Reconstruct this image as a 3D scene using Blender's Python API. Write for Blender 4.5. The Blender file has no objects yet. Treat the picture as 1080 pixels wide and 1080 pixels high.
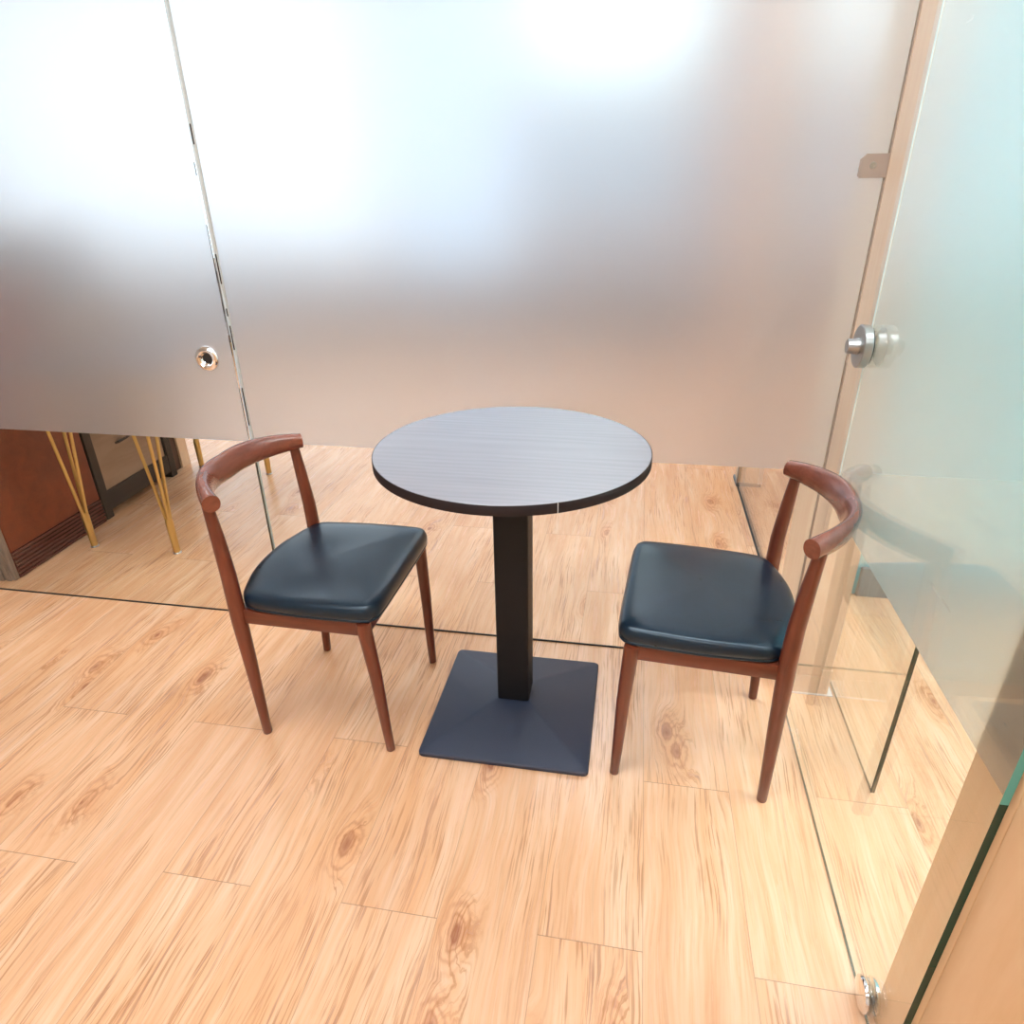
import bpy, bmesh, math, random
from mathutils import Vector, Matrix
random.seed(7)
sc = bpy.context.scene
COL = sc.collection

# ------------------------------------------------------------------ helpers
def finish(name, bm, mats, parent=None, smooth=True, angle=35):
    me = bpy.data.meshes.new(name)
    bmesh.ops.recalc_face_normals(bm, faces=bm.faces[:])
    bm.to_mesh(me); bm.free()
    for m in (mats if isinstance(mats, (list, tuple)) else [mats]):
        me.materials.append(m)
    if smooth:
        for p in me.polygons: p.use_smooth = True
        try: me.set_sharp_from_angle(angle=math.radians(angle))
        except Exception: pass
    o = bpy.data.objects.new(name, me); COL.objects.link(o)
    if parent is not None: o.parent = parent
    return o

def thing(name, label, cat, loc=(0, 0, 0), rotz=0.0, group=None):
    o = bpy.data.objects.new(name, None); COL.objects.link(o)
    o.empty_display_size = .05
    o.location = loc; o.rotation_euler = (0, 0, rotz)
    o['label'] = label; o['category'] = cat
    if group: o['group'] = group
    return o

def struct(name, bm, mats, smooth=False):
    o = finish(name, bm, mats, None, smooth); o['kind'] = 'structure'; return o

def box(bm, x0, x1, y0, y1, z0, z1, bev=0.0, seg=2, mat=0, xf=None):
    r = bmesh.ops.create_cube(bm, size=1.0)
    vs = r['verts']
    for v in vs:
        v.co = Vector(((x0 + x1) / 2 + v.co.x * (x1 - x0), (y0 + y1) / 2 + v.co.y * (y1 - y0), (z0 + z1) / 2 + v.co.z * (z1 - z0)))
    fs = list({f for v in vs for f in v.link_faces})
    for f in fs: f.material_index = mat
    if bev > 0:
        es = list({e for v in vs for e in v.link_edges})
        g = bmesh.ops.bevel(bm, geom=es, offset=bev, segments=seg, profile=.5, affect='EDGES')
        for f in g['faces']: f.material_index = mat
        vs = [v for v in set(vs) | set(g['verts']) if v.is_valid]
    if xf is not None:
        for v in vs: v.co = xf @ v.co
    return vs

def tube(bm, pts, radii, n=20, cap=True, mat=0):
    """round tapering bar through pts"""
    pts = [Vector(p) for p in pts]; rings = []
    up = Vector((0, 1, 0))
    for i, p in enumerate(pts):
        t = (pts[min(i + 1, len(pts) - 1)] - pts[max(i - 1, 0)]).normalized()
        a = up - t * up.dot(t)
        if a.length < .05: a = Vector((1, 0, 0)) - t * t.x
        a.normalize(); b = t.cross(a)
        rings.append([bm.verts.new(p + (a * math.cos(2 * math.pi * k / n) + b * math.sin(2 * math.pi * k / n)) * radii[i]) for k in range(n)])
    fs = []
    for r0, r1 in zip(rings, rings[1:]):
        for k in range(n): fs.append(bm.faces.new((r0[k], r0[(k + 1) % n], r1[(k + 1) % n], r1[k])))
    if cap:
        fs.append(bm.faces.new(rings[0][::-1])); fs.append(bm.faces.new(rings[-1]))
    for f in fs: f.material_index = mat

def lathe(bm, prof, n=48, xf=None, mat=0):
    """profile (r, h) turned about z"""
    rings = []
    for r, h in prof:
        if r < 1e-6:
            v = Vector((0, 0, h)); rings.append([bm.verts.new(xf @ v if xf else v)])
        else:
            ring = []
            for k in range(n):
                v = Vector((r * math.cos(2 * math.pi * k / n), r * math.sin(2 * math.pi * k / n), h))
                ring.append(bm.verts.new(xf @ v if xf else v))
            rings.append(ring)
    for r0, r1 in zip(rings, rings[1:]):
        for k in range(n):
            k2 = (k + 1) % n
            if len(r0) == 1 and len(r1) == 1: continue
            if len(r0) == 1: f = bm.faces.new((r0[0], r1[k2], r1[k]))
            elif len(r1) == 1: f = bm.faces.new((r0[k], r0[k2], r1[0]))
            else: f = bm.faces.new((r0[k], r0[k2], r1[k2], r1[k]))
            f.material_index = mat

def catmull(P, per, closed):
    P = [Vector(p) for p in P]; out = []; n = len(P)
    rng = range(n) if closed else range(n - 1)
    for i in rng:
        if closed: a, b, c, d = P[(i - 1) % n], P[i], P[(i + 1) % n], P[(i + 2) % n]
        else:
            b, c = P[i], P[i + 1]
            a = P[i - 1] if i > 0 else b * 2 - c
            d = P[i + 2] if i + 2 < n else c * 2 - b
        for k in range(per):
            t = k / per
            out.append(.5 * (2 * b + (c - a) * t + (2 * a - 5 * b + 4 * c - d) * t * t + (3 * b - a - 3 * c + d) * t ** 3))
    if not closed: out.append(P[-1])
    return out

# ------------------------------------------------------------------ materials
class NT:
    def __init__(s, name):
        s.m = bpy.data.materials.new(name); s.m.use_nodes = True
        s.t = s.m.node_tree; s.t.nodes.clear()
        s.out = s.t.nodes.new('ShaderNodeOutputMaterial')
    def n(s, typ, **kw):
        nd = s.t.nodes.new(typ)
        ins = kw.pop('ins', {})
        for k, v in kw.items(): setattr(nd, k, v)
        for k, v in ins.items(): s.set(nd, k, v)
        return nd
    def set(s, nd, k, v):
        sock = nd.inputs[k]
        if hasattr(v, 'is_linked') or isinstance(v, bpy.types.NodeSocket): s.t.links.new(v, sock)
        else: sock.default_value = v
    def link(s, a, b): s.t.links.new(a, b)
    def math(s, op, a, b=None, c=None):
        nd = s.n('ShaderNodeMath', operation=op)
        for i, v in enumerate((a, b, c)):
            if v is not None: s.set(nd, i, v)
        return nd.outputs[0]
    def mix(s, fac, a, b, mode='MIX'):
        nd = s.n('ShaderNodeMix', data_type='RGBA', blend_type=mode)
        for i, v in ((0, fac), (6, a), (7, b)): s.set(nd, i, v)
        return nd.outputs[2]
    def ramp(s, fac, stops):
        nd = s.n('ShaderNodeValToRGB'); e = nd.color_ramp.elements
        while len(e) < len(stops): e.new(.5)
        for el, (p, c) in zip(e, stops): el.position = p; el.color = c
        s.set(nd, 0, fac); return nd.outputs[0]
    def surf(s, sh): s.link(sh, s.out.inputs[0]); return s.m

def c4(r, g, b): return (r, g, b, 1)

def plain(name, col, rough=.5, metal=0.0, bump=0.0, bscale=200, spec=.5, coat=0.0):
    t = NT(name)
    tc = t.n('ShaderNodeTexCoord')
    nz = t.n('ShaderNodeTexNoise', ins={'Scale': bscale * .2, 'Detail': 4.0, 'Vector': tc.outputs['Object']})
    base = t.mix(t.math('MULTIPLY', nz.outputs[0], .12), c4(*col), c4(*[min(1, c * 1.25 + .005) for c in col]))
    p = t.n('ShaderNodeBsdfPrincipled', ins={'Base Color': base, 'Roughness': rough, 'Metallic': metal, 'Specular IOR Level': spec, 'Coat Weight': coat})
    if bump:
        nb = t.n('ShaderNodeTexNoise', ins={'Scale': float(bscale), 'Detail': 3.0, 'Vector': tc.outputs['Object']})
        b = t.n('ShaderNodeBump', ins={'Strength': bump, 'Distance': .002, 'Height': nb.outputs[0]})
        t.link(b.outputs[0], p.inputs['Normal'])
    return t.surf(p.outputs[0])

def wood(name, dark, light, axis='Z', scale=1.0, rough=.4, stretch=14, coat=0.0, contrast=(.3, .7)):
    t = NT(name)
    tc = t.n('ShaderNodeTexCoord')
    s = [stretch * 5 * scale] * 3; s['XYZ'.index(axis)] = 5 * scale
    mp = t.n('ShaderNodeMapping', ins={'Vector': tc.outputs['Object'], 'Scale': s})
    n1 = t.n('ShaderNodeTexNoise', ins={'Vector': mp.outputs[0], 'Scale': 1.0, 'Detail': 6.0, 'Roughness': .65, 'Distortion': .6})
    s2 = [stretch * 1.1 * scale] * 3; s2['XYZ'.index(axis)] = 1.4 * scale
    mp2 = t.n('ShaderNodeMapping', ins={'Vector': tc.outputs['Object'], 'Scale': s2})
    n2 = t.n('ShaderNodeTexNoise', ins={'Vector': mp2.outputs[0], 'Scale': 1.0, 'Detail': 3.0})
    f = t.math('ADD', t.math('MULTIPLY', n1.outputs[0], .6), t.math('MULTIPLY', n2.outputs[0], .4))
    col = t.ramp(f, [(contrast[0], c4(*dark)), (contrast[1], c4(*light))])
    p = t.n('ShaderNodeBsdfPrincipled', ins={'Base Color': col, 'Roughness': rough, 'Coat Weight': coat, 'Coat Roughness': .15})
    b = t.n('ShaderNodeBump', ins={'Strength': .12, 'Distance': .001, 'Height': n1.outputs[0]})
    t.link(b.outputs[0], p.inputs['Normal'])
    return t.surf(p.outputs[0])

def emis(name, col, strength):
    t = NT(name)
    e = t.n('ShaderNodeEmission', ins={'Color': c4(*col), 'Strength': strength})
    return t.surf(e.outputs[0])

def floor_mat():
    t = NT('oak laminate floor')
    tc = t.n('ShaderNodeTexCoord')
    sep = t.n('ShaderNodeSeparateXYZ', ins={'Vector': tc.outputs['Object']})
    X, Y = sep.outputs[0], sep.outputs[1]
    W, L = .1965, 1.22
    u = t.math('DIVIDE', t.math('ADD', X, .305), W)
    row = t.math('FLOOR', u); fu = t.math('SUBTRACT', u, row)
    par = t.math('MODULO', t.math('ADD', row, 100.0), 2.0)             # 0 even, 1 odd
    off = t.math('ADD', .773, t.math('MULTIPLY', t.math('SUBTRACT', 1.0, par), .417))
    wob = t.n('ShaderNodeTexWhiteNoise', noise_dimensions='1D', ins={'W': row})
    v = t.math('DIVIDE', t.math('SUBTRACT', t.math('ADD', Y, t.math('MULTIPLY', t.math('SUBTRACT', wob.outputs[0], .5), .02)), off), L)
    colm = t.math('FLOOR', v); fv = t.math('SUBTRACT', v, colm)
    # seams
    du = t.math('MULTIPLY', t.math('MINIMUM', fu, t.math('SUBTRACT', 1.0, fu)), W)
    dv = t.math('MULTIPLY', t.math('MINIMUM', fv, t.math('SUBTRACT', 1.0, fv)), L)
    su = t.math('SUBTRACT', 1.0, t.math('SMOOTH_MIN', t.math('DIVIDE', du, .0011), 1.0, .2))
    sv = t.math('SUBTRACT', 1.0, t.math('SMOOTH_MIN', t.math('DIVIDE', dv, .0013), 1.0, .2))
    su = t.math('MULTIPLY', su, .7)
    seam = t.math('MAXIMUM', su, sv)
    # per plank random
    cmb = t.n('ShaderNodeCombineXYZ', ins={'X': row, 'Y': colm, 'Z': 3.7})
    rnd = t.n('ShaderNodeTexWhiteNoise', noise_dimensions='3D', ins={'Vector': cmb.outputs[0]})
    offv = t.n('ShaderNodeVectorMath', operation='SCALE', ins={0: rnd.outputs['Color'], 'Scale': 40.0})
    P = t.n('ShaderNodeVectorMath', operation='ADD', ins={0: tc.outputs['Object'], 1: offv.outputs[0]})
    # knots: few, elongated; they bend the grain
    mk = t.n('ShaderNodeMapping', ins={'Vector': P.outputs[0], 'Scale': (5.6, 2.3, 1.0)})
    vor = t.n('ShaderNodeTexVoronoi', voronoi_dimensions='2D', ins={'Vector': mk.outputs[0], 'Scale': 1.0, 'Randomness': 1.0})
    vsel = t.math('GREATER_THAN', t.n('ShaderNodeSeparateColor', ins={0: vor.outputs['Color']}).outputs[0], .66)
    kn = t.n('ShaderNodeTexNoise', ins={'Vector': t.n('ShaderNodeMapping', ins={'Vector': P.outputs[0], 'Scale': (22, 9, 1)}).outputs[0], 'Scale': 1.0, 'Detail': 4.0, 'Roughness': .6})
    kd = t.math('ADD', vor.outputs['Distance'], t.math('MULTIPLY', t.math('SUBTRACT', kn.outputs[0], .5), .22))
    knot = t.math('MULTIPLY', t.n('ShaderNodeMapRange', interpolation_type='SMOOTHSTEP', ins={0: kd, 1: .34, 2: .04, 3: 0.0, 4: 1.0}).outputs[0], vsel)
    core = t.math('MULTIPLY', t.n('ShaderNodeMapRange', interpolation_type='SMOOTHSTEP', ins={0: kd, 1: .075, 2: .0, 3: 0.0, 4: 1.0}).outputs[0], vsel)
    # fine grain
    warp = t.n('ShaderNodeTexNoise', ins={'Vector': t.n('ShaderNodeMapping', ins={'Vector': P.outputs[0], 'Scale': (7, 2.2, 1)}).outputs[0], 'Scale': 1.0, 'Detail': 2.0})
    wx = t.math('ADD', t.math('MULTIPLY', t.math('SUBTRACT', warp.outputs[0], .5), .05), t.math('MULTIPLY', knot, .035))
    cw = t.n('ShaderNodeCombineXYZ', ins={'X': wx, 'Y': 0.0, 'Z': 0.0})
    PW = t.n('ShaderNodeVectorMath', operation='ADD', ins={0: P.outputs[0], 1: cw.outputs[0]})
    g1 = t.n('ShaderNodeTexNoise', ins={'Vector': t.n('ShaderNodeMapping', ins={'Vector': PW.outputs[0], 'Scale': (130, 4.5, 1)}).outputs[0], 'Scale': 1.0, 'Detail': 4.0, 'Roughness': .6})
    g2 = t.n('ShaderNodeTexNoise', ins={'Vector': t.n('ShaderNodeMapping', ins={'Vector': PW.outputs[0], 'Scale': (26, 1.5, 1)}).outputs[0], 'Scale': 1.0, 'Detail': 5.0, 'Roughness': .6})
    g3 = t.n('ShaderNodeTexNoise', ins={'Vector': t.n('ShaderNodeMapping', ins={'Vector': P.outputs[0], 'Scale': (9, 1.6, 1)}).outputs[0], 'Scale': 1.0, 'Detail': 2.0})
    base = t.ramp(t.math('ADD', t.math('MULTIPLY', g2.outputs[0], .6), t.math('MULTIPLY', g3.outputs[0], .4)),
                  [(.30, c4(*FD)), (.5, c4(*FM)), (.68, c4(*FL))])
    tint = t.ramp(rnd.outputs[0], [(0, c4(.93, .91, .90)), (.5, c4(1, 1, 1)), (1, c4(1.0, .97, .93))])
    base = t.mix(1.0, base, tint, 'MULTIPLY')
    g4 = t.n('ShaderNodeTexNoise', ins={'Vector': t.n('ShaderNodeMapping', ins={'Vector': PW.outputs[0], 'Scale': (250, 7, 1)}).outputs[0], 'Scale': 1.0, 'Detail': 3.0, 'Roughness': .55})
    mask = t.n('ShaderNodeMapRange', interpolation_type='SMOOTHSTEP', ins={0: g3.outputs[0], 1: .45, 2: .61, 3: .16, 4: 1.0}).outputs[0]
    mask = t.math('MAXIMUM', mask, knot)
    pore = t.n('ShaderNodeMapRange', ins={0: g4.outputs[0], 1: .53, 2: .62, 3: 0.0, 4: 1.0}).outputs[0]
    base = t.mix(t.math('MULTIPLY', t.math('MULTIPLY', pore, mask), .8), base, c4(.36, .16, .07))
    streak = t.n('ShaderNodeMapRange', ins={0: g1.outputs[0], 1: .575, 2: .67, 3: 0.0, 4: 1.0}).outputs[0]
    base = t.mix(t.math('MULTIPLY', t.math('MULTIPLY', streak, mask), .95), base, c4(.27, .11, .05))
    fine = t.n('ShaderNodeMapRange', ins={0: g1.outputs[0], 1: .35, 2: .60, 3: .0, 4: .30}).outputs[0]
    base = t.mix(fine, base, c4(.93, .62, .38), 'MULTIPLY')
    # knots with warm halo and swirling rings
    base = t.mix(t.math('MULTIPLY', knot, .42), base, c4(.74, .36, .16))
    warm = t.n('ShaderNodeMapRange', interpolation_type='SMOOTHSTEP', ins={0: g3.outputs[0], 1: .50, 2: .68, 3: 0.0, 4: .65}).outputs[0]
    base = t.mix(warm, base, c4(.74, .40, .20))
    ring = t.math('MULTIPLY', t.math('ADD', t.math('SINE', t.math('MULTIPLY', t.math('ADD', kd, t.math('ADD', t.math('MULTIPLY', warp.outputs[0], .22), t.math('MULTIPLY', g2.outputs[0], .10))), 90.0)), 1.0), .5)
    kf = t.math('MULTIPLY', t.math('POWER', knot, 1.6), t.math('MULTIPLY', t.math('POWER', ring, 2.0), .55))
    base = t.mix(kf, base, c4(.40, .15, .06))
    base = t.mix(t.math('MULTIPLY', core, .7), base, c4(.30, .10, .05))
    base = t.mix(t.math('MULTIPLY', seam, .72), base, c4(.16, .08, .045))
    rg = t.math('ADD', FR, t.math('MULTIPLY', g1.outputs[0], .12))
    p = t.n('ShaderNodeBsdfPrincipled', ins={'Base Color': base, 'Roughness': rg, 'Specular IOR Level': .7})
    h = t.math('SUBTRACT', t.math('MULTIPLY', g1.outputs[0], .15), t.math('MULTIPLY', seam, 1.0))
    b = t.n('ShaderNodeBump', ins={'Strength': .25, 'Distance': .0008, 'Height': h})
    t.link(b.outputs[0], p.inputs['Normal'])
    return t.surf(p.outputs[0])

def clear_glass(name, tint, ior=1.5):
    t = NT(name)
    g = t.n('ShaderNodeNewGeometry')
    dt = t.n('ShaderNodeVectorMath', operation='DOT_PRODUCT', ins={0: g.outputs['Normal'], 1: g.outputs['Incoming']})
    c1 = t.math('SUBTRACT', 1.0, t.math('ABSOLUTE', dt.outputs['Value']))
    r0 = ((ior - 1) / (ior + 1)) ** 2
    fr = t.math('ADD', r0, t.math('MULTIPLY', t.math('POWER', c1, 5.0), 1 - r0))
    tr = t.n('ShaderNodeBsdfTransparent', ins={'Color': c4(*tint)})
    gl = t.n('ShaderNodeBsdfGlossy', ins={'Color': c4(1, 1, 1), 'Roughness': 0.0})
    mx = t.n('ShaderNodeMixShader', ins={0: fr})
    t.link(tr.outputs[0], mx.inputs[1]); t.link(gl.outputs[0], mx.inputs[2])
    return t.surf(mx.outputs[0])

def frost(name, tint, rough, diff=.2):
    t = NT(name)
    tc = t.n('ShaderNodeTexCoord')
    nz = t.n('ShaderNodeTexNoise', ins={'Vector': tc.outputs['Object'], 'Scale': 900.0, 'Detail': 2.0})
    # rare faint scuffs
    mp = t.n('ShaderNodeMapping', ins={'Vector': tc.outputs['Object'], 'Rotation': (0, .5, 0), 'Scale': (9, 9, 60)})
    sc1 = t.n('ShaderNodeTexNoise', ins={'Vector': mp.outputs[0], 'Scale': 1.0, 'Detail': 5.0})
    scuff = t.n('ShaderNodeMapRange', ins={0: sc1.outputs[0], 1: .70, 2: .76, 3: 0.0, 4: .12}).outputs[0]
    gl = t.n('ShaderNodeBsdfPrincipled', ins={'Base Color': c4(*tint), 'Roughness': rough, 'IOR': 1.42, 'Transmission Weight': 1.0})
    tl = t.n('ShaderNodeBsdfTranslucent', ins={'Color': c4(*tint)})
    df = t.n('ShaderNodeBsdfDiffuse', ins={'Color': c4(*[c * .9 for c in tint])})
    m1 = t.n('ShaderNodeMixShader', ins={0: .5}); t.link(tl.outputs[0], m1.inputs[1]); t.link(df.outputs[0], m1.inputs[2])
    f = t.math('ADD', t.math('MULTIPLY', nz.outputs[0], diff * .5), t.math('ADD', diff * .75, scuff))
    m2 = t.n('ShaderNodeMixShader', ins={0: f}); t.link(gl.outputs[0], m2.inputs[1]); t.link(m1.outputs[0], m2.inputs[2])
    return t.surf(m2.outputs[0])

def leather():
    t = NT('black leatherette')
    tc = t.n('ShaderNodeTexCoord')
    vo = t.n('ShaderNodeTexVoronoi', feature='F1', ins={'Vector': tc.outputs['Object'], 'Scale': 420.0})
    n2 = t.n('ShaderNodeTexNoise', ins={'Vector': tc.outputs['Object'], 'Scale': 16.0, 'Detail': 5.0, 'Roughness': .7, 'Distortion': 1.2})
    rg = t.math('ADD', .25, t.math('MULTIPLY', n2.outputs[0], .08))
    col = t.mix(n2.outputs[0], c4(.002, .007, .014), c4(.006, .020, .040))  # blue reflected from the frosted glass is mixed into the black base
    p = t.n('ShaderNodeBsdfPrincipled', ins={'Base Color': col, 'Roughness': rg, 'Specular IOR Level': .5, 'Specular Tint': c4(.7, .88, 1.0), 'Coat Weight': .15, 'Coat Roughness': .12, 'Coat IOR': 1.5, 'Coat Tint': c4(.9, .96, 1)})
    h = t.math('ADD', t.math('MULTIPLY', vo.outputs['Distance'], .25), t.math('MULTIPLY', n2.outputs[0], .3))
    b = t.n('ShaderNodeBump', ins={'Strength': .18, 'Distance': .002, 'Height': h})
    t.link(b.outputs[0], p.inputs['Normal'])
    return t.surf(p.outputs[0])

def tabletop_mat():
    t = NT('wenge laminate')
    tc = t.n('ShaderNodeTexCoord')
    mp = t.n('ShaderNodeMapping', ins={'Vector': tc.outputs['Object'], 'Rotation': (0, 0, -.05), 'Scale': (5, 60, 1)})
    n1 = t.n('ShaderNodeTexNoise', ins={'Vector': mp.outputs[0], 'Scale': 1.0, 'Detail': 6.0, 'Distortion': .7})
    mp2 = t.n('ShaderNodeMapping', ins={'Vector': tc.outputs['Object'], 'Scale': (1.6, 9, 1)})
    wv = t.n('ShaderNodeTexWave', wave_type='RINGS', ins={'Vector': mp2.outputs[0], 'Scale': 2.2, 'Distortion': 5.0, 'Detail': 3.0})
    f = t.math('ADD', t.math('MULTIPLY', n1.outputs[0], .75), t.math('MULTIPLY', wv.outputs[0], .25))
    col = t.ramp(f, [(.20, c4(.215, .208, .240)), (.80, c4(.272, .262, .298))])  # dark laminate lightened and blued to carry the sheen reflected from the glass
    p = t.n('ShaderNodeBsdfPrincipled', ins={'Base Color': col, 'Roughness': TR, 'Specular IOR Level': .5, 'Coat Weight': 1.0, 'Coat Roughness': .22, 'Coat IOR': 1.9})
    b = t.n('ShaderNodeBump', ins={'Strength': .06, 'Distance': .0006, 'Height': f})
    t.link(b.outputs[0], p.inputs['Normal'])
    return t.surf(p.outputs[0])

# tunables
FD, FM, FL = (.68, .39, .21), (.80, .525, .33), (.88, .67, .48)
LAMP = 12.5
LC = (.93, .96, 1.0)
FR = .20
TR = .34

M = {}
M['floor'] = floor_mat()
M['ceiling'] = plain('ceiling paint', (.82, .82, .80), .9)
M['wall'] = plain('white wall paint', (.78, .78, .76), .85)
M['greywall'] = plain('grey wall paint', (.58, .66, .80), .85)
M['dado'] = plain('dark dado', (.20, .20, .22), .8)
M['teal'] = plain('pale teal wall paint', (.13, .54, .68), .7)
M['skirt'] = plain('grey skirting', (.16, .19, .22), .6)
M['peach'] = wood('pale wood panelling', (.78, .44, .27), (.90, .60, .42), 'Z', .5, .5, 8)
M['post'] = wood('light plywood', (.80, .60, .42), (.88, .72, .54), 'Z', .7, .5, 12)
M['jamb'] = wood('honey veneer', (.76, .46, .22), (.86, .60, .36), 'Z', .45, .38, 9)
M['glass'] = clear_glass('clear glass', (.975, .985, .975), 1.2)
M['glass_g'] = clear_glass('clear green tinged glass', (.982, .995, .985))
M['edge'] = plain('dark green glass edge', (.010, .050, .032), .12)
M['edge_t'] = plain('ground teal glass edge', (.12, .42, .36), .25)  # lighter teal painted for light the film scatters into the edge
M['edge_s'] = plain('pale seam seal', (.62, .70, .74), .2)
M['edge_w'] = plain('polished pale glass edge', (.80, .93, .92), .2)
M['edge_b'] = plain('grey green glass edge', (.40, .50, .50), .2)
M['black'] = plain('black rubber', (.012, .012, .013), .5)
M['frost_b'] = frost('frosted film', (.91, .95, 1.0), .36, .11)
M['frost_r'] = frost('frosted green film', (.95, .985, .97), .26, .20)
M['leather'] = leather()
M['walnut'] = wood('red brown walnut finish', (.080, .017, .008), (.205, .046, .020), 'Z', 1.3, .30, 10, .25)
M['walnut_r'] = wood('red brown walnut rail', (.100, .024, .013), (.255, .072, .040), 'Y', 1.3, .25, 10, .6)
M['walnut_x'] = wood('red brown walnut apron', (.080, .017, .008), (.205, .046, .020), 'X', 1.3, .30, 10, .25)
M['top'] = tabletop_mat()
M['band'] = plain('dark brown edge band', (.018, .011, .011), .6, 0, 0, 200, .25)
M['iron'] = plain('black powder coat', (.009, .020, .054), .36, 0, .6, 700, .7)  # same black coat as the column, reflected blue painted into the base colour
M['iron_c'] = plain('black powder coat column', (.008, .009, .012), .5, 0, .6, 700, .3)
M['chrome'] = plain('chrome', (.86, .87, .88), .08, 1.0)
M['steel'] = plain('brushed steel', (.44, .46, .46), .28, 1.0)
M['steel_w'] = plain('brushed plate', (.46, .39, .35), .45, .5)
M['gold'] = plain('brushed brass', (.66, .50, .20), .34, 1.0)
M['redbrown'] = wood('mahogany veneer', (.12, .022, .008), (.24, .050, .014), 'X', .6, .35, 6)
M['ribs'] = plain('ribbed mahogany plinth', (.10, .030, .026), .25)
M['gap'] = plain('brown joint', (.48, .36, .27), .8)
M['post2'] = wood('grained wood return', (.62, .40, .24), (.78, .56, .38), 'Z', 1.0, .5, 12)
M['bark'] = wood('weathered grey wood', (.09, .065, .05), (.42, .34, .28), 'Z', 1.2, .8, 7)
M['greyoak'] = wood('grey oak veneer', (.26, .19, .13), (.44, .34, .25), 'Y', .6, .55, 6)
M['blackmetal'] = plain('black metal frame', (.012, .013, .013), .4)
M['darkwood'] = wood('dark brown veneer', (.05, .025, .018), (.12, .065, .045), 'Z', .7, .5, 7)
M['grey'] = plain('grey card', (.33, .36, .40), .7)
M['lamp'] = emis('ceiling lamp diffuser', LC, LAMP)
M['frame'] = plain('white aluminium', (.80, .80, .80), .4)
M['day'] = emis('daylit window', (.82, .91, 1.0), 1.6)
M['blind'] = emis('sunlit pale blind', (.66, .82, 1.0), 1.25)  # for the first added pane behind the frosted glass
M['blind2'] = emis('shaded pale blind', (.62, .80, .98), .72)  # weaker glow for the second added pane
M['day2'] = emis('daylit high window', (.78, .95, 1.0), 2.2)

# ------------------------------------------------------------------ setting
YB = 1.692          # near face of the back glass partition
XR = .458           # near face of the right glass door
ZF = .611           # lower edge of the frosting
HC = 3.2

bm = bmesh.new(); box(bm, -7.2, 3.2, -3.2, 6.5, -.05, 0); struct('floor', bm, M['floor'])
bm = bmesh.new(); box(bm, -7.2, 3.2, -3.2, 6.5, HC, HC + .1); struct('ceiling', bm, M['ceiling'])
bm = bmesh.new(); box(bm, -7.2, 3.2, 6.5, 6.6, 0, HC); struct('wall_back', bm, M['greywall'])
bm = bmesh.new(); box(bm, -7.2, 3.2, -3.3, -3.2, 0, HC); struct('wall_front', bm, M['wall'])
bm = bmesh.new(); box(bm, -7.3, -7.2, -3.2, 6.5, 0, HC); struct('wall_left', bm, M['wall'])
bm = bmesh.new(); box(bm, 3.2, 3.3, -3.2, 6.5, 0, HC); struct('wall_right', bm, M['wall'])
# block of rooms beyond the corridor on the right: teal end wall and wood panelled flank
bm = bmesh.new(); box(bm, .72, 3.2, 2.12, 2.20, 0, HC); struct('wall_corridor', bm, M['teal'])
bm = bmesh.new(); box(bm, .72, .80, 2.20, 6.5, 0, HC); struct('wall_panelled', bm, M['peach'])
bm = bmesh.new(); box(bm, .80, 3.2, 2.105, 2.12, 0, .11, .003); struct('baseboard_corridor', bm, M['skirt'])
# bright windows of the far room and two added glowing panes
def window(name, x0, x1, z0, z1, mat, mull):
    w = bmesh.new()
    for a, b, c, d in ((x0, x1, z0, z0 + .05), (x0, x1, z1 - .05, z1), (x0, x0 + .05, z0, z1), (x1 - .05, x1, z0, z1)):
        box(w, a, b, 6.44, 6.5, c, d)
    for m in mull: box(w, m - .025, m + .025, 6.44, 6.5, z0, z1)
    o = struct(name, w, M['frame'])
    g = bmesh.new(); box(g, x0 + .03, x1 - .03, 6.47, 6.49, z0 + .03, z1 - .03)
    finish('pane', g, mat, o, False)
window('window_1', -6.9, -2.4, .62, 3.12, M['day'], (-5.2, -3.8))
bm = bmesh.new(); box(bm, -7.2, .72, 6.46, 6.5, 0, .54, .004); struct('trim_5', bm, M['dado'])
window('window_2', -1.0, .35, 2.05, 3.12, M['day2'], (-.4,))
window('window_3', -2.35, -1.05, .55, 3.12, M['blind'], ())  # added glowing pane, softens the brightness step across the frosted glass
window('window_4', -1.0, .35, .95, 2.02, M['blind2'], (-.4,))  # dimmer pane, also added to grade the light on the frosting

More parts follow.
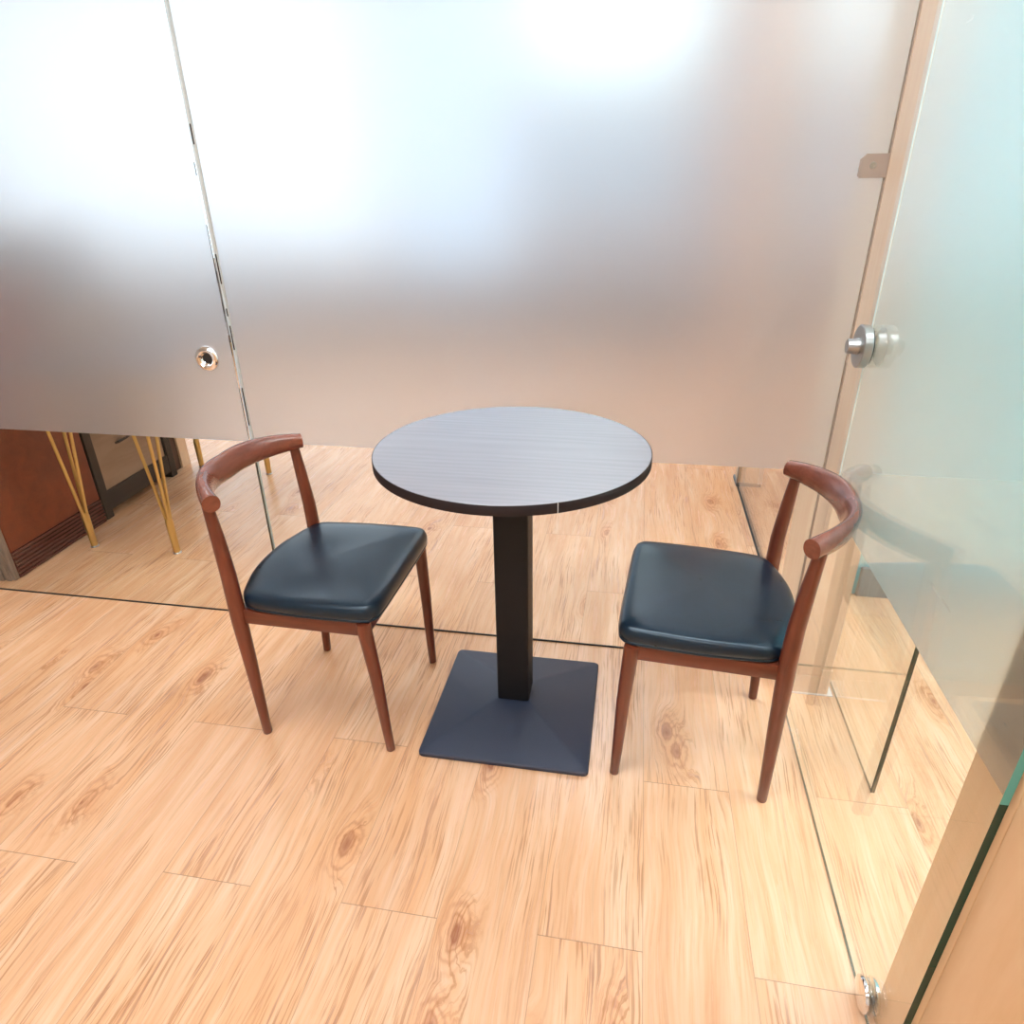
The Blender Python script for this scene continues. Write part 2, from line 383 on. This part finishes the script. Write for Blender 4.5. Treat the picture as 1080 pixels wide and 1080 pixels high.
def glass_panel(name, x0, x1, y0, y1, z0, z1, gm, kind_axis, film, film_rect, edge_split=ZF, ends=((1, 2), (1, 2))):
    """pane with clear faces and green edges; faces: 0 clear, 1 dark edge, 2 ground edge"""
    b = bmesh.new()
    zs = [z0, edge_split, z1]
    if kind_axis == 'x':
        quads = [[(x0, y, a), (x1, y, a), (x1, y, c), (x0, y, c)] for y in (y0, y1) for a, c in zip(zs, zs[1:])]
        side = [[(x, y0, a), (x, y1, a), (x, y1, c), (x, y0, c)] for x in (x0, x1) for a, c in zip(zs, zs[1:])]
    else:
        quads = [[(x, y0, a), (x, y1, a), (x, y1, c), (x, y0, c)] for x in (x0, x1) for a, c in zip(zs, zs[1:])]
        side = [[(x0, y, a), (x1, y, a), (x1, y, c), (x0, y, c)] for y in (y0, y1) for a, c in zip(zs, zs[1:])]
    for q in quads:
        f = b.faces.new([b.verts.new(v) for v in q]); f.material_index = 0
    for i, q in enumerate(side):
        f = b.faces.new([b.verts.new(v) for v in q]); f.material_index = ends[i // 2][i % 2]
    for z in (z0, z1):
        f = b.faces.new([b.verts.new(v) for v in ((x0, y0, z), (x1, y0, z), (x1, y1, z), (x0, y1, z))]); f.material_index = 0
    bmesh.ops.remove_doubles(b, verts=b.verts[:], dist=1e-5)
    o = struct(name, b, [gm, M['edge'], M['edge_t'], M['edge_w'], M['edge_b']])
    if film is not None:
        f = bmesh.new(); box(f, *film_rect); finish('frosted_film', f, film, o, False)
    return o

T = .010
XS = -1.081     # seam between the two back panels
wb = glass_panel('wall_partition', XS + .003, .494, YB, YB + T, 0.0, HC, M['glass'], 'x', M['frost_b'],
                 (XS + .010, .490, YB - .0012, YB - .0002, ZF, HC - .002), ends=((4, 4), (4, 4)))
s = bmesh.new(); box(s, XS + .003, .494, YB - .003, YB, 0, .005); finish('floor_seal', s, M['black'], wb, False)
d1 = glass_panel('door_1', -2.75, XS - .003, YB, YB + T, 0.0, HC, M['glass'], 'x', M['frost_b'],
                 (-2.75, XS - .008, YB - .0012, YB - .0002, ZF, HC - .002), ends=((4, 4), (1, 4)))
s = bmesh.new(); box(s, -2.75, XS - .003, YB - .003, YB, 0, .005); finish('floor_seal', s, M['black'], d1, False)
# flexible seal in the seam, pale with dark pile inserts
s = bmesh.new(); box(s, XS - .0035, XS + .0035, YB + .001, YB + .008, ZF, HC - .002)
sl = finish('seam_seal', s, M['edge_s'], wb, False)
s = bmesh.new()
for z0, z1 in ((.66, .77), (.876, .94), (.965, .985), (1.047, 1.12), (1.367, 1.41)):
    box(s, XS + .0005, XS + .0035, YB - .0005, YB + .0012, z0, z1)
for z0, z1 in ((.62, .77), (.86, .90), (.95, 1.0), (1.05, 1.19), (1.3, 1.33)):
    box(s, XS - .0075, XS - .0058, YB - .0006, YB + .0002, z0, z1)
finish('pile_insert', s, M['black'], wb, False)
# finger pull let into the glass door
xf = Matrix.Translation((-1.165, YB, .850)) @ Matrix.Rotation(math.radians(90), 4, 'X')
f = bmesh.new()
lathe(f, [(.0135, .0022), (.0160, .005), (.019, .010), (.0225, .012), (.029, .0105), (.034, .006), (.0355, .0015), (.0355, 0), (.0135, 0)], 48, xf)
fp = finish('finger_pull', f, M['chrome'], d1)
f = bmesh.new(); lathe(f, [(0, .0012), (.0136, .0012), (.0136, .0024), (0, .0024)], 32, xf); finish('pull_recess', f, M['black'], fp)
# steel clamp that holds the partition to the post
f = bmesh.new(); cz = 1.298
prof = [(.494, cz - .0225), (.452, cz - .0225), (.442, cz - .0225), (.438, cz - .018), (.438, cz + .012), (.449, cz + .0225), (.494, cz + .0225)]
top = [f.verts.new((x, YB - .009, z)) for x, z in prof]; bot = [f.verts.new((x, YB - .0015, z)) for x, z in prof]
f.faces.new(top); f.faces.new(bot[::-1])
for i in range(len(prof)):
    j = (i + 1) % len(prof); f.faces.new((top[i], bot[i], bot[j], top[j]))
bmesh.ops.bevel(f, geom=[e for e in f.edges if all(abs(v.co.y - (YB - .009)) < 1e-6 for v in e.verts)], offset=.002, segments=2, affect='EDGES')
cl = finish('glass_clamp', f, M['steel_w'], wb)
xf = Matrix.Translation((.464, YB - .0088, cz + .001)) @ Matrix.Rotation(math.radians(90), 4, 'X')
f = bmesh.new(); lathe(f, [(0, .0005), (.0022, .0005), (.0026, .0014), (.0048, .0018), (.0066, .0012), (.007, 0)], 24, xf); finish('clamp_screw', f, M['steel'], cl)

# light plywood post at the corner with its plinth
p = bmesh.new()
box(p, .494, .584, 1.567, 1.74, .062, HC, .001)
post = struct('trim_1', p, M['post'])
p = bmesh.new(); box(p, .584, .606, 1.632, 1.74, 0, HC, .001); finish('post_return', p, M['post2'], post, False)
p = bmesh.new(); box(p, .4925, .5855, 1.565, 1.70, .003, .060, .001); box(p, .556, .586, 1.565, 1.58, .06, .084, .0008); finish('plinth', p, M['post'], post, False)
p = bmesh.new(); box(p, .49, .60, 1.561, 1.70, 0, .003); finish('plinth_seal', p, M['frame'], post, False)
p = bmesh.new(); box(p, .4925, .494, 1.682, 1.692, .003, HC); finish('shadow_gap', p, M['gap'], post, False)  # solid strip coloured as the shade in the gap
# wood panel right behind the partition at the post, and the glass line running away from it
p = bmesh.new(); box(p, .503, .606, 1.745, 1.93, 0, HC, .001); struct('trim_2', p, M['post'])
g2 = glass_panel('wall_side_glass', .516, .526, 1.95, 3.01, 0, HC, M['glass_g'], 'y', None, None, ends=((0, 0), (0, 0)))
p = bmesh.new(); box(p, .5125, .5295, 1.95, 3.01, 0, .004); finish('floor_seal', p, M['black'], g2, False)
# post with chrome trim at the far end of that glass line
p = bmesh.new(); box(p, .515, .612, 3.02, 3.12, .014, HC, .001); t3 = struct('trim_3', p, M['post'])
p = bmesh.new(); box(p, .508, .620, 3.012, 3.122, 0, .016, .002); finish('foot_plate', p, M['skirt'], t3, False)
p = bmesh.new(); box(p, .604, .622, 3.008, 3.03, .016, HC, .001); finish('corner_trim', p, M['frame'], t3, False)
p = bmesh.new(); box(p, .508, .5145, 3.012, 3.03, .016, HC, .001); finish('corner_trim', p, M['steel'], t3, False)

# frosted glass door on the right
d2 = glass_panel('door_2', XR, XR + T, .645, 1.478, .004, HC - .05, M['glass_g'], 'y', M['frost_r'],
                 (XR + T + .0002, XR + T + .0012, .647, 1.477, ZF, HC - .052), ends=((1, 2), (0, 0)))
# thin dark floor track under the right door line
p = bmesh.new(); box(p, XR + .0068, XR + .0098, 1.4782, 1.4790, ZF, HC - .05); finish('polished_edge', p, M['edge_w'], d2, False)  # thin pale strip added for the bright line along the glass edge
p = bmesh.new(); box(p, XR + .001, XR + .0045, .645, 1.50, 0, .003); finish('floor_seal', p, M['edge'], d2, False)
# lock knob through the door
xf = Matrix.Translation((XR, 1.447, .975)) @ Matrix.Rotation(math.radians(-90), 4, 'Y')
f = bmesh.new(); lathe(f, [(0, .0035), (.0405, .0035), (.042, .005), (.042, .019), (.040, .0205), (0, .0205)], 56, xf); kb = finish('lock_knob', f, M['steel'], d2)
f = bmesh.new(); lathe(f, [(0, .0), (.036, .0), (.036, .0036), (0, .0036)], 40, xf); finish('gasket', f, M['black'], kb)
f = bmesh.new(); lathe(f, [(0, .020), (.0165, .020), (.0165, .024), (.0155, .026), (.0145, .039), (.0135, .041), (0, .041)], 40, xf); finish('thumb_turn', f, M['steel'], kb)
# two-disc floor clamp
f = bmesh.new()
xa = Matrix.Translation((XR, .752, .030)) @ Matrix.Rotation(math.radians(-90), 4, 'Y')
lathe(f, [(0, .0012), (.028, .0012), (.0292, .002), (.0292, .005), (.0275, .0075), (.016, .0095), (0, .010)], 40, xa)
xb = Matrix.Translation((XR + T, .752, .030)) @ Matrix.Rotation(math.radians(90), 4, 'Y')
lathe(f, [(0, .0012), (.028, .0012), (.0292, .002), (.0292, .005), (.0275, .0075), (.016, .0095), (0, .010)], 40, xb)
finish('floor_clamp', f, M['chrome'], d2)
# second, parallel glass panel that slides behind it
d3 = glass_panel('door_3', .604, .614, 1.23, 1.628, .003, HC - .05, M['glass_g'], 'y', None, None, ends=((1, 1), (0, 0)))
p = bmesh.new(); box(p, .607, .610, 1.235, 1.625, 0, .003); finish('floor_seal', p, M['edge'], d3, False)
# honey coloured jamb panel the door closes against
p = bmesh.new(); box(p, .474, .80, .640, .742, 0, HC, .0015); struct('trim_4', p, M['jamb'])
p = bmesh.new(); box(p, .472, .80, -3.2, .637, 0, HC, .0015); struct('wall_veneer', p, M['jamb'])

# ceiling lamps out of view; some added to brighten corridor and wood panelling
for (x, y) in ((-.9, .15), (-1.5, -1.5), (-.1, -1.3), (-.1, .7), (-2.6, 3.4), (-.5, 2.9), (-.3, 4.7), (1.4, .2), (1.45, .85), (1.5, 1.6), (2.6, .6), (2.6, 1.5)):
    t = thing('ceiling_light', 'flat rectangular ceiling light panel above the frame of the photo', 'ceiling light', (x, y, HC), 0, 'ceiling light panels out of frame')
    f = bmesh.new()
    for a, b_, c, d in ((-.6, .6, -.3, -.28), (-.6, .6, .28, .3), (-.6, -.58, -.28, .28), (.58, .6, -.28, .28)): box(f, a, b_, c, d, -.03, 0)
    finish('lamp_frame', f, M['frame'], t, False)
    f = bmesh.new(); box(f, -.58, .58, -.28, .28, -.022, -.012); finish('lamp_diffuser', f, M['lamp'], t, False)

# ------------------------------------------------------------------ pedestal table
tb = thing('pedestal_table', 'round dark wood top table on black square column and pyramid foot between the two chairs', 'table', (-.254, 1.383, 0))
R, Z0, Z1 = .3065, .728, .750
b = bmesh.new()
lathe(b, [(0, Z0), (R - .003, Z0), (R - .0008, Z0 + .001), (R - .0008, Z1 - .001), (R - .0018, Z1), (0, Z1)], 128)
for f in b.faces:
    f.material_index = 0
tt = finish('tabletop', b, M['top'], tb, True, 30)
b = bmesh.new(); lathe(b, [(R - .0006, Z0 + .0004), (R + .0004, Z0 + .0006), (R + .0004, Z1 - .0012), (R - .0006, Z1 - .0004)], 128)
eb = finish('edge_band', b, M['band'], tt, True, 60)
b = bmesh.new(); a = math.radians(-64)
box(b, -.0006, .0006, R + .0001, R + .0008, Z0 + .001, Z1 - .001, xf=Matrix.Rotation(a - math.pi / 2, 4, 'Z')); finish('band_joint', b, M['frame'], eb, False)
b = bmesh.new(); box(b, -.041, .041, -.041, .041, .055, .716, .006, 3); col = finish('column', b, M['iron_c'], tb)
b = bmesh.new(); box(b, -.12, .12, -.12, .12, .716, Z0, .002); finish('top_plate', b, M['iron'], tb)
b = bmesh.new()
hb = .211
def ring(h, z, r, n=5):
    out = []
    for cx, cy, a0 in ((1, 1, 0), (-1, 1, 90), (-1, -1, 180), (1, -1, 270)):
        for k in range(n):
            a = math.radians(a0 + 90 * k / (n - 1))
            out.append(b.verts.new((cx * (h - r) + r * math.cos(a), cy * (h - r) + r * math.sin(a), z)))
    return out
rs = [ring(hb - .002, 0, .012), ring(hb, .002, .012), ring(hb, .010, .012), ring(hb - .003, .0135, .011), ring(.075, .054, .010), ring(.049, .062, .008), ring(.044, .063, .006)]
for r0, r1 in zip(rs, rs[1:]):
    for k in range(len(r0)):
        k2 = (k + 1) % len(r0); b.faces.new((r0[k], r0[k2], r1[k2], r1[k]))
b.faces.new(rs[0][::-1]); b.faces.new(rs[-1])
finish('base', b, M['iron'], tb, True, 20)

# ------------------------------------------------------------------ chairs
half = [(.182, 0), (.182, .10), (.180, .165), (.171, .191), (.148, .203), (.08, .207), (0, .208), (-.07, .204), (-.122, .198), (-.149, .180), (-.170, .128), (-.186, .065), (-.191, 0)]
outline = half + [(x, -y) for x, y in half[-2:0:-1]]
OUT = [Vector((p.x, p.y, 0)) for p in catmull([(x, y, 0) for x, y in outline], 5, True)]
def inset(d):
    n = len(OUT); res = []
    for i in range(n):
        t = (OUT[(i + 1) % n] - OUT[i - 1]).normalized(); nr = Vector((-t.y, t.x, 0))     # inward for a ccw outline
        res.append(OUT[i] + nr * d)
    return res
def seat_bm():
    s = bmesh.new(); rings = []
    for d, z in ((.016, .3975), (.004, .398), (.0, .4005), (-.001, .404), (.001, .4062), (-.001, .409), (-.0022, .416), (-.001, .4265), (.0035, .4340), (.0095, .4380)):
        rings.append([s.verts.new((p.x, p.y, z + (.003 * (p.x / .19) * (z > .432)))) for p in inset(d)])
    for k, z in ((.87, .4412), (.74, .4438), (.58, .4452)):
        rings.append([s.verts.new((p.x * k, p.y * k, z + .003 * p.x / .19)) for p in OUT])
    n = len(OUT)
    for k in (.38, .18):
        rings.append([s.verts.new((p.x * k, p.y * k, .4460 + .003 * p.x / .19)) for p in OUT])
    for r0, r1 in zip(rings, rings[1:]):
        for i in range(n): s.faces.new((r0[i], r0[(i + 1) % n], r1[(i + 1) % n], r1[i]))
    c = s.verts.new((0, 0, .4463))
    for i in range(n): s.faces.new((rings[-1][i], rings[-1][(i + 1) % n], c))
    s.faces.new(rings[0][::-1])
    return s
def rail_bm():
    s = bmesh.new()
    N = 61; n = 28; rings = []; P = []
    for i in range(N):
        q = 2 * i / (N - 1) - 1; q = math.sin(q * math.pi / 2) * .35 + q * .65
        P.append(Vector((-.256 + .096 * abs(q) ** 2.4, .203 * q, .669 + .003 * (1 - (2 * abs(q) - 1) ** 2))))
    for i, p in enumerate(P):
        u = abs(2 * i / (N - 1) - 1)                    # 1 at the ends
        w = 1 - u ** 2.2
        hh = .0190 + .0125 * w; ht = .0190 - .0050 * w; tilt = math.radians(18) * w
        t = (P[min(i + 1, N - 1)] - P[max(i - 1, 0)]).normalized()
        a = Vector((-t.y, t.x, 0)).normalized()
        up = Vector((0, 0, 1)); A = a * math.cos(tilt) - up * math.sin(tilt); U = up * math.cos(tilt) + a * math.sin(tilt)
        rr = []
        for k in range(n):
            q = 2 * math.pi * k / n
            cx, cy = math.cos(q), math.sin(q); e = .9
            rr.append(s.verts.new(p + A * ht * math.copysign(abs(cx) ** e, cx) + U * hh * math.copysign(abs(cy) ** e, cy)))
        rings.append(rr)
    for r0, r1 in zip(rings, rings[1:]):
        for k in range(n): s.faces.new((r0[k], r0[(k + 1) % n], r1[(k + 1) % n], r1[k]))
    for r in (rings[0], rings[-1]):
        es = [e for e in s.edges if e.verts[0] in r and e.verts[1] in r]
        s.faces.new(r)
    return s
def make_chair(label):
    t = thing('dining_chair', label, 'chair', (0, 0, 0), 0, 'curved back chairs at the table')
    finish('seat', seat_bm(), M['leather'], t, True, 60)
    s = bmesh.new()
    for sy in (-1, 1):
        ang = math.atan2(.006, .29)
        box(s, -.155, .145, sy * .192 - .010, sy * .192 + .010, .362, .3975, .003)
    box(s, .136, .158, -.188, .188, .362, .3975, .003)
    arc = [(-.158, -.185), (-.166, -.12), (-.171, -.06), (-.172, 0), (-.171, .06), (-.166, .12), (-.158, .185)]
    f = [[s.verts.new((x + dx, y, z)) for dx, z in ((-.0, .362), (.02, .362), (.02, .397), (-.0, .397))] for x, y in arc]
    for r0, r1 in zip(f, f[1:]):
        for k in range(4): s.faces.new((r0[k], r0[(k + 1) % 4], r1[(k + 1) % 4], r1[k]))
    s.faces.new(f[0]); s.faces.new(f[-1])
    finish('seat_frame', s, M['walnut_x'], t, True, 40)
    for sy in (1, -1):
        s = bmesh.new()
        P = [(.168, sy * .176, 0), (.1675, sy * .1763, .002), (.164, sy * .180, .08), (.158, sy * .187, .24), (.150, sy * .195, .365), (.1485, sy * .1965, .392), (.1483, sy * .1967, .3965)]
        tube(s, P, [.0095, .0108, .0122, .0150, .0168, .0168, .0150])
        finish('leg', s, M['walnut'], t, True, 40)
        s = bmesh.new()
        P = [(-.171, sy * .177, 0), (-.1708, sy * .1772, .002), (-.169, sy * .181, .09), (-.165, sy * .189, .24), (-.1625, sy * .1965, .36), (-.1615, sy * .1985, .41), (-.1635, sy * .197, .49), (-.171, sy * .194, .58), (-.179, sy * .1925, .661)]
        tube(s, P, [.0098, .0112, .0126, .0158, .0180, .0180, .0172, .0150, .0120])
        finish('leg', s, M['walnut'], t, True, 40)
    finish('backrest', rail_bm(), M['walnut_r'], t, True, 50)
    return t
def dup(root, loc, rz, label):
    r = root.copy(); COL.objects.link(r); r.location = loc; r.rotation_euler = (0, 0, rz); r['label'] = label
    for ch in list(root.children):
        c = ch.copy(); COL.objects.link(c); c.parent = r
    return r
ch = make_chair('walnut brown chair with black seat left of the table, its back to the left')
ch.location = (-.703, 1.364, 0); ch.rotation_euler = (0, 0, math.radians(-1.2))
dup(ch, (.199, 1.362, 0), math.radians(175.5), 'walnut brown chair with black seat right of the table, near the glass door')

# ------------------------------------------------------------------ things beyond the partition
OC = Vector((-2.165, 1.748, 0)); RC = .04
O = Vector((-2.118, 1.761, 0)); RZ = math.atan2(.11, .994)          # local: x out of the fronts, y along them
def place(t, table=False): t.location = O if table else OC; t.rotation_euler = (0, 0, RZ if table else RC)
t = thing('wooden_cabinet', 'reddish brown cabinet with ribbed plinth and rough grey end behind the glass at far left', 'cabinet')
place(t)
b = bmesh.new(); box(b, -.44, 0, .02, .49, .105, 1.0, .003); finish('body', b, M['redbrown'], t, False)
b = bmesh.new(); box(b, -.44, -.004, .02, .49, 0, .105)
for k in range(7): box(b, -.01, .006, .02, .49, .003 + k * .0150, .0125 + k * .0150, .003, 2)
finish('ribbed_plinth', b, M['ribs'], t, False)
b = bmesh.new(); box(b, -.44, .0, 0, .02, 0, 1.0, .004)
for k in range(12):
    x = -.43 + k * .036; box(b, x, x + .02 + random.random() * .012, -.006 - random.random() * .008, .004, 0, 1.0 - random.random() * .05, .003, 1)
finish('end_panel', b, M['bark'], t, False)
t = thing('sideboard', 'black framed sideboard with grey wood door behind the brass table legs', 'cabinet')
place(t)
b = bmesh.new()
for y in (.502, .978): box(b, -.44, 0, y, y + .042, 0, .95, .002)
box(b, -.44, -.003, .544, .978, .03, .115, .002); box(b, -.44, 0, .544, .978, .91, .95, .002)
finish('frame', b, M['blackmetal'], t, False)
b = bmesh.new(); box(b, -.43, -.012, .546, .976, .115, .908, .002); dr = finish('door', b, M['greyoak'], t, False)
b = bmesh.new()
tube(b, [(-.012, .68, .285), (-.002, .69, .288), (.002, .73, .291), (.002, .77, .297), (-.002, .80, .305), (-.012, .81, .308)], [.004, .006, .006, .006, .005, .004], 10)
finish('handle', b, M['blackmetal'], dr)
b = bmesh.new()
tube(b, [(-.012, .68, .585), (-.002, .69, .588), (.002, .73, .591), (.002, .77, .597), (-.002, .80, .605), (-.012, .81, .608)], [.004, .006, .006, .006, .005, .004], 10)
finish('handle', b, M['blackmetal'], dr)
t = thing('low_cabinet', 'dark brown low cabinet with tan end post beyond the black framed sideboard', 'cabinet')
place(t)
b = bmesh.new(); box(b, -.46, -.03, 1.03, 1.10, 0, .9, .003); finish('body', b, M['darkwood'], t, False)
b = bmesh.new(); box(b, -.46, -.02, 1.10, 1.17, 0, .9, .003); finish('end_post', b, M['post'], t, False)
t = thing('console_table', 'narrow table on brass three-rod legs in front of the dark cabinets', 'table')
place(t, True)
for k, (x, y) in enumerate(((.076, .262), (.436, .224), (.096, 1.113), (.482, 1.030))):
    b = bmesh.new()
    tube(b, [(x, y, .004), (x, y, .135), (x, y, .15)], [.0125, .0150, .012], 16)
    for a in ((100, 20, 270) if k in (0, 2) else (190, 70, 310)):
        dx, dy = math.cos(math.radians(a)), math.sin(math.radians(a))
        tube(b, [(x + dx * .006, y + dy * .006, .125), (x + dx * .066, y + dy * .066, .72)], [.0062, .0062], 10)
    lg = finish('leg', b, M['gold'], t)
    b = bmesh.new(); lathe(b, [(0, 0), (.015, 0), (.016, .003), (.013, .006), (0, .006)], 20, Matrix.Translation((x, y, 0))); finish('foot_pad', b, M['steel'], lg)
b = bmesh.new(); box(b, .048, .60, .12, 1.22, .72, .75, .003); finish('tabletop', b, M['darkwood'], t, False)
t = thing('storage_box', 'grey box blurred behind the frosted glass on top of the black framed sideboard', 'box')
place(t)
b = bmesh.new(); box(b, -.40, -.05, .53, .92, .95, 1.13, .02); finish('body', b, M['grey'], t, False)
b = bmesh.new(); box(b, -.405, -.045, .525, .925, 1.13, 1.16, .008); finish('lid', b, M['grey'], t, False)

# ------------------------------------------------------------------ world, camera, view
w = bpy.data.worlds.new('World'); sc.world = w; w.use_nodes = True
bg = w.node_tree.nodes.get('Background') or w.node_tree.nodes.new('ShaderNodeBackground')
bg.inputs[0].default_value = (.9, .95, 1, 1); bg.inputs[1].default_value = .3
cam = bpy.data.cameras.new('Camera'); co = bpy.data.objects.new('Camera', cam); COL.objects.link(co)
f_px, pitch, roll, yaw, H, cx, cy = 707.7536330684052, 0.4618801806887999, -0.012440496392136097, -0.17653919952789102, 1.2683149280963342, 544.4094285716716, 548.6283925929474
F = Vector((math.sin(yaw) * math.cos(pitch), math.cos(yaw) * math.cos(pitch), -math.sin(pitch)))
Rr = Vector((math.cos(yaw), -math.sin(yaw), 0)); U = Rr.cross(F)
R2 = Rr * math.cos(roll) + U * math.sin(roll); U2 = -Rr * math.sin(roll) + U * math.cos(roll)
m = Matrix((R2, U2, -F)).transposed().to_4x4(); m.translation = (0, 0, H); co.matrix_world = m
cam.sensor_width = 36; cam.sensor_fit = 'HORIZONTAL'; cam.lens = f_px * 36 / 1080
cam.shift_x = -(cx - 540) / 1080; cam.shift_y = (cy - 540) / 1080
cam.clip_start = .02
sc.camera = co
sc.view_settings.view_transform = 'Standard'; sc.view_settings.look = 'None'
sc.view_settings.exposure = 0.26; sc.view_settings.gamma = 1.0; sc.view_settings.use_curve_mapping = False
cy_ = sc.cycles
cy_.use_denoising = True
cy_.max_bounces = 14; cy_.transmission_bounces = 12; cy_.transparent_max_bounces = 24; cy_.glossy_bounces = 5; cy_.diffuse_bounces = 4
cy_.sample_clamp_indirect = 6.0
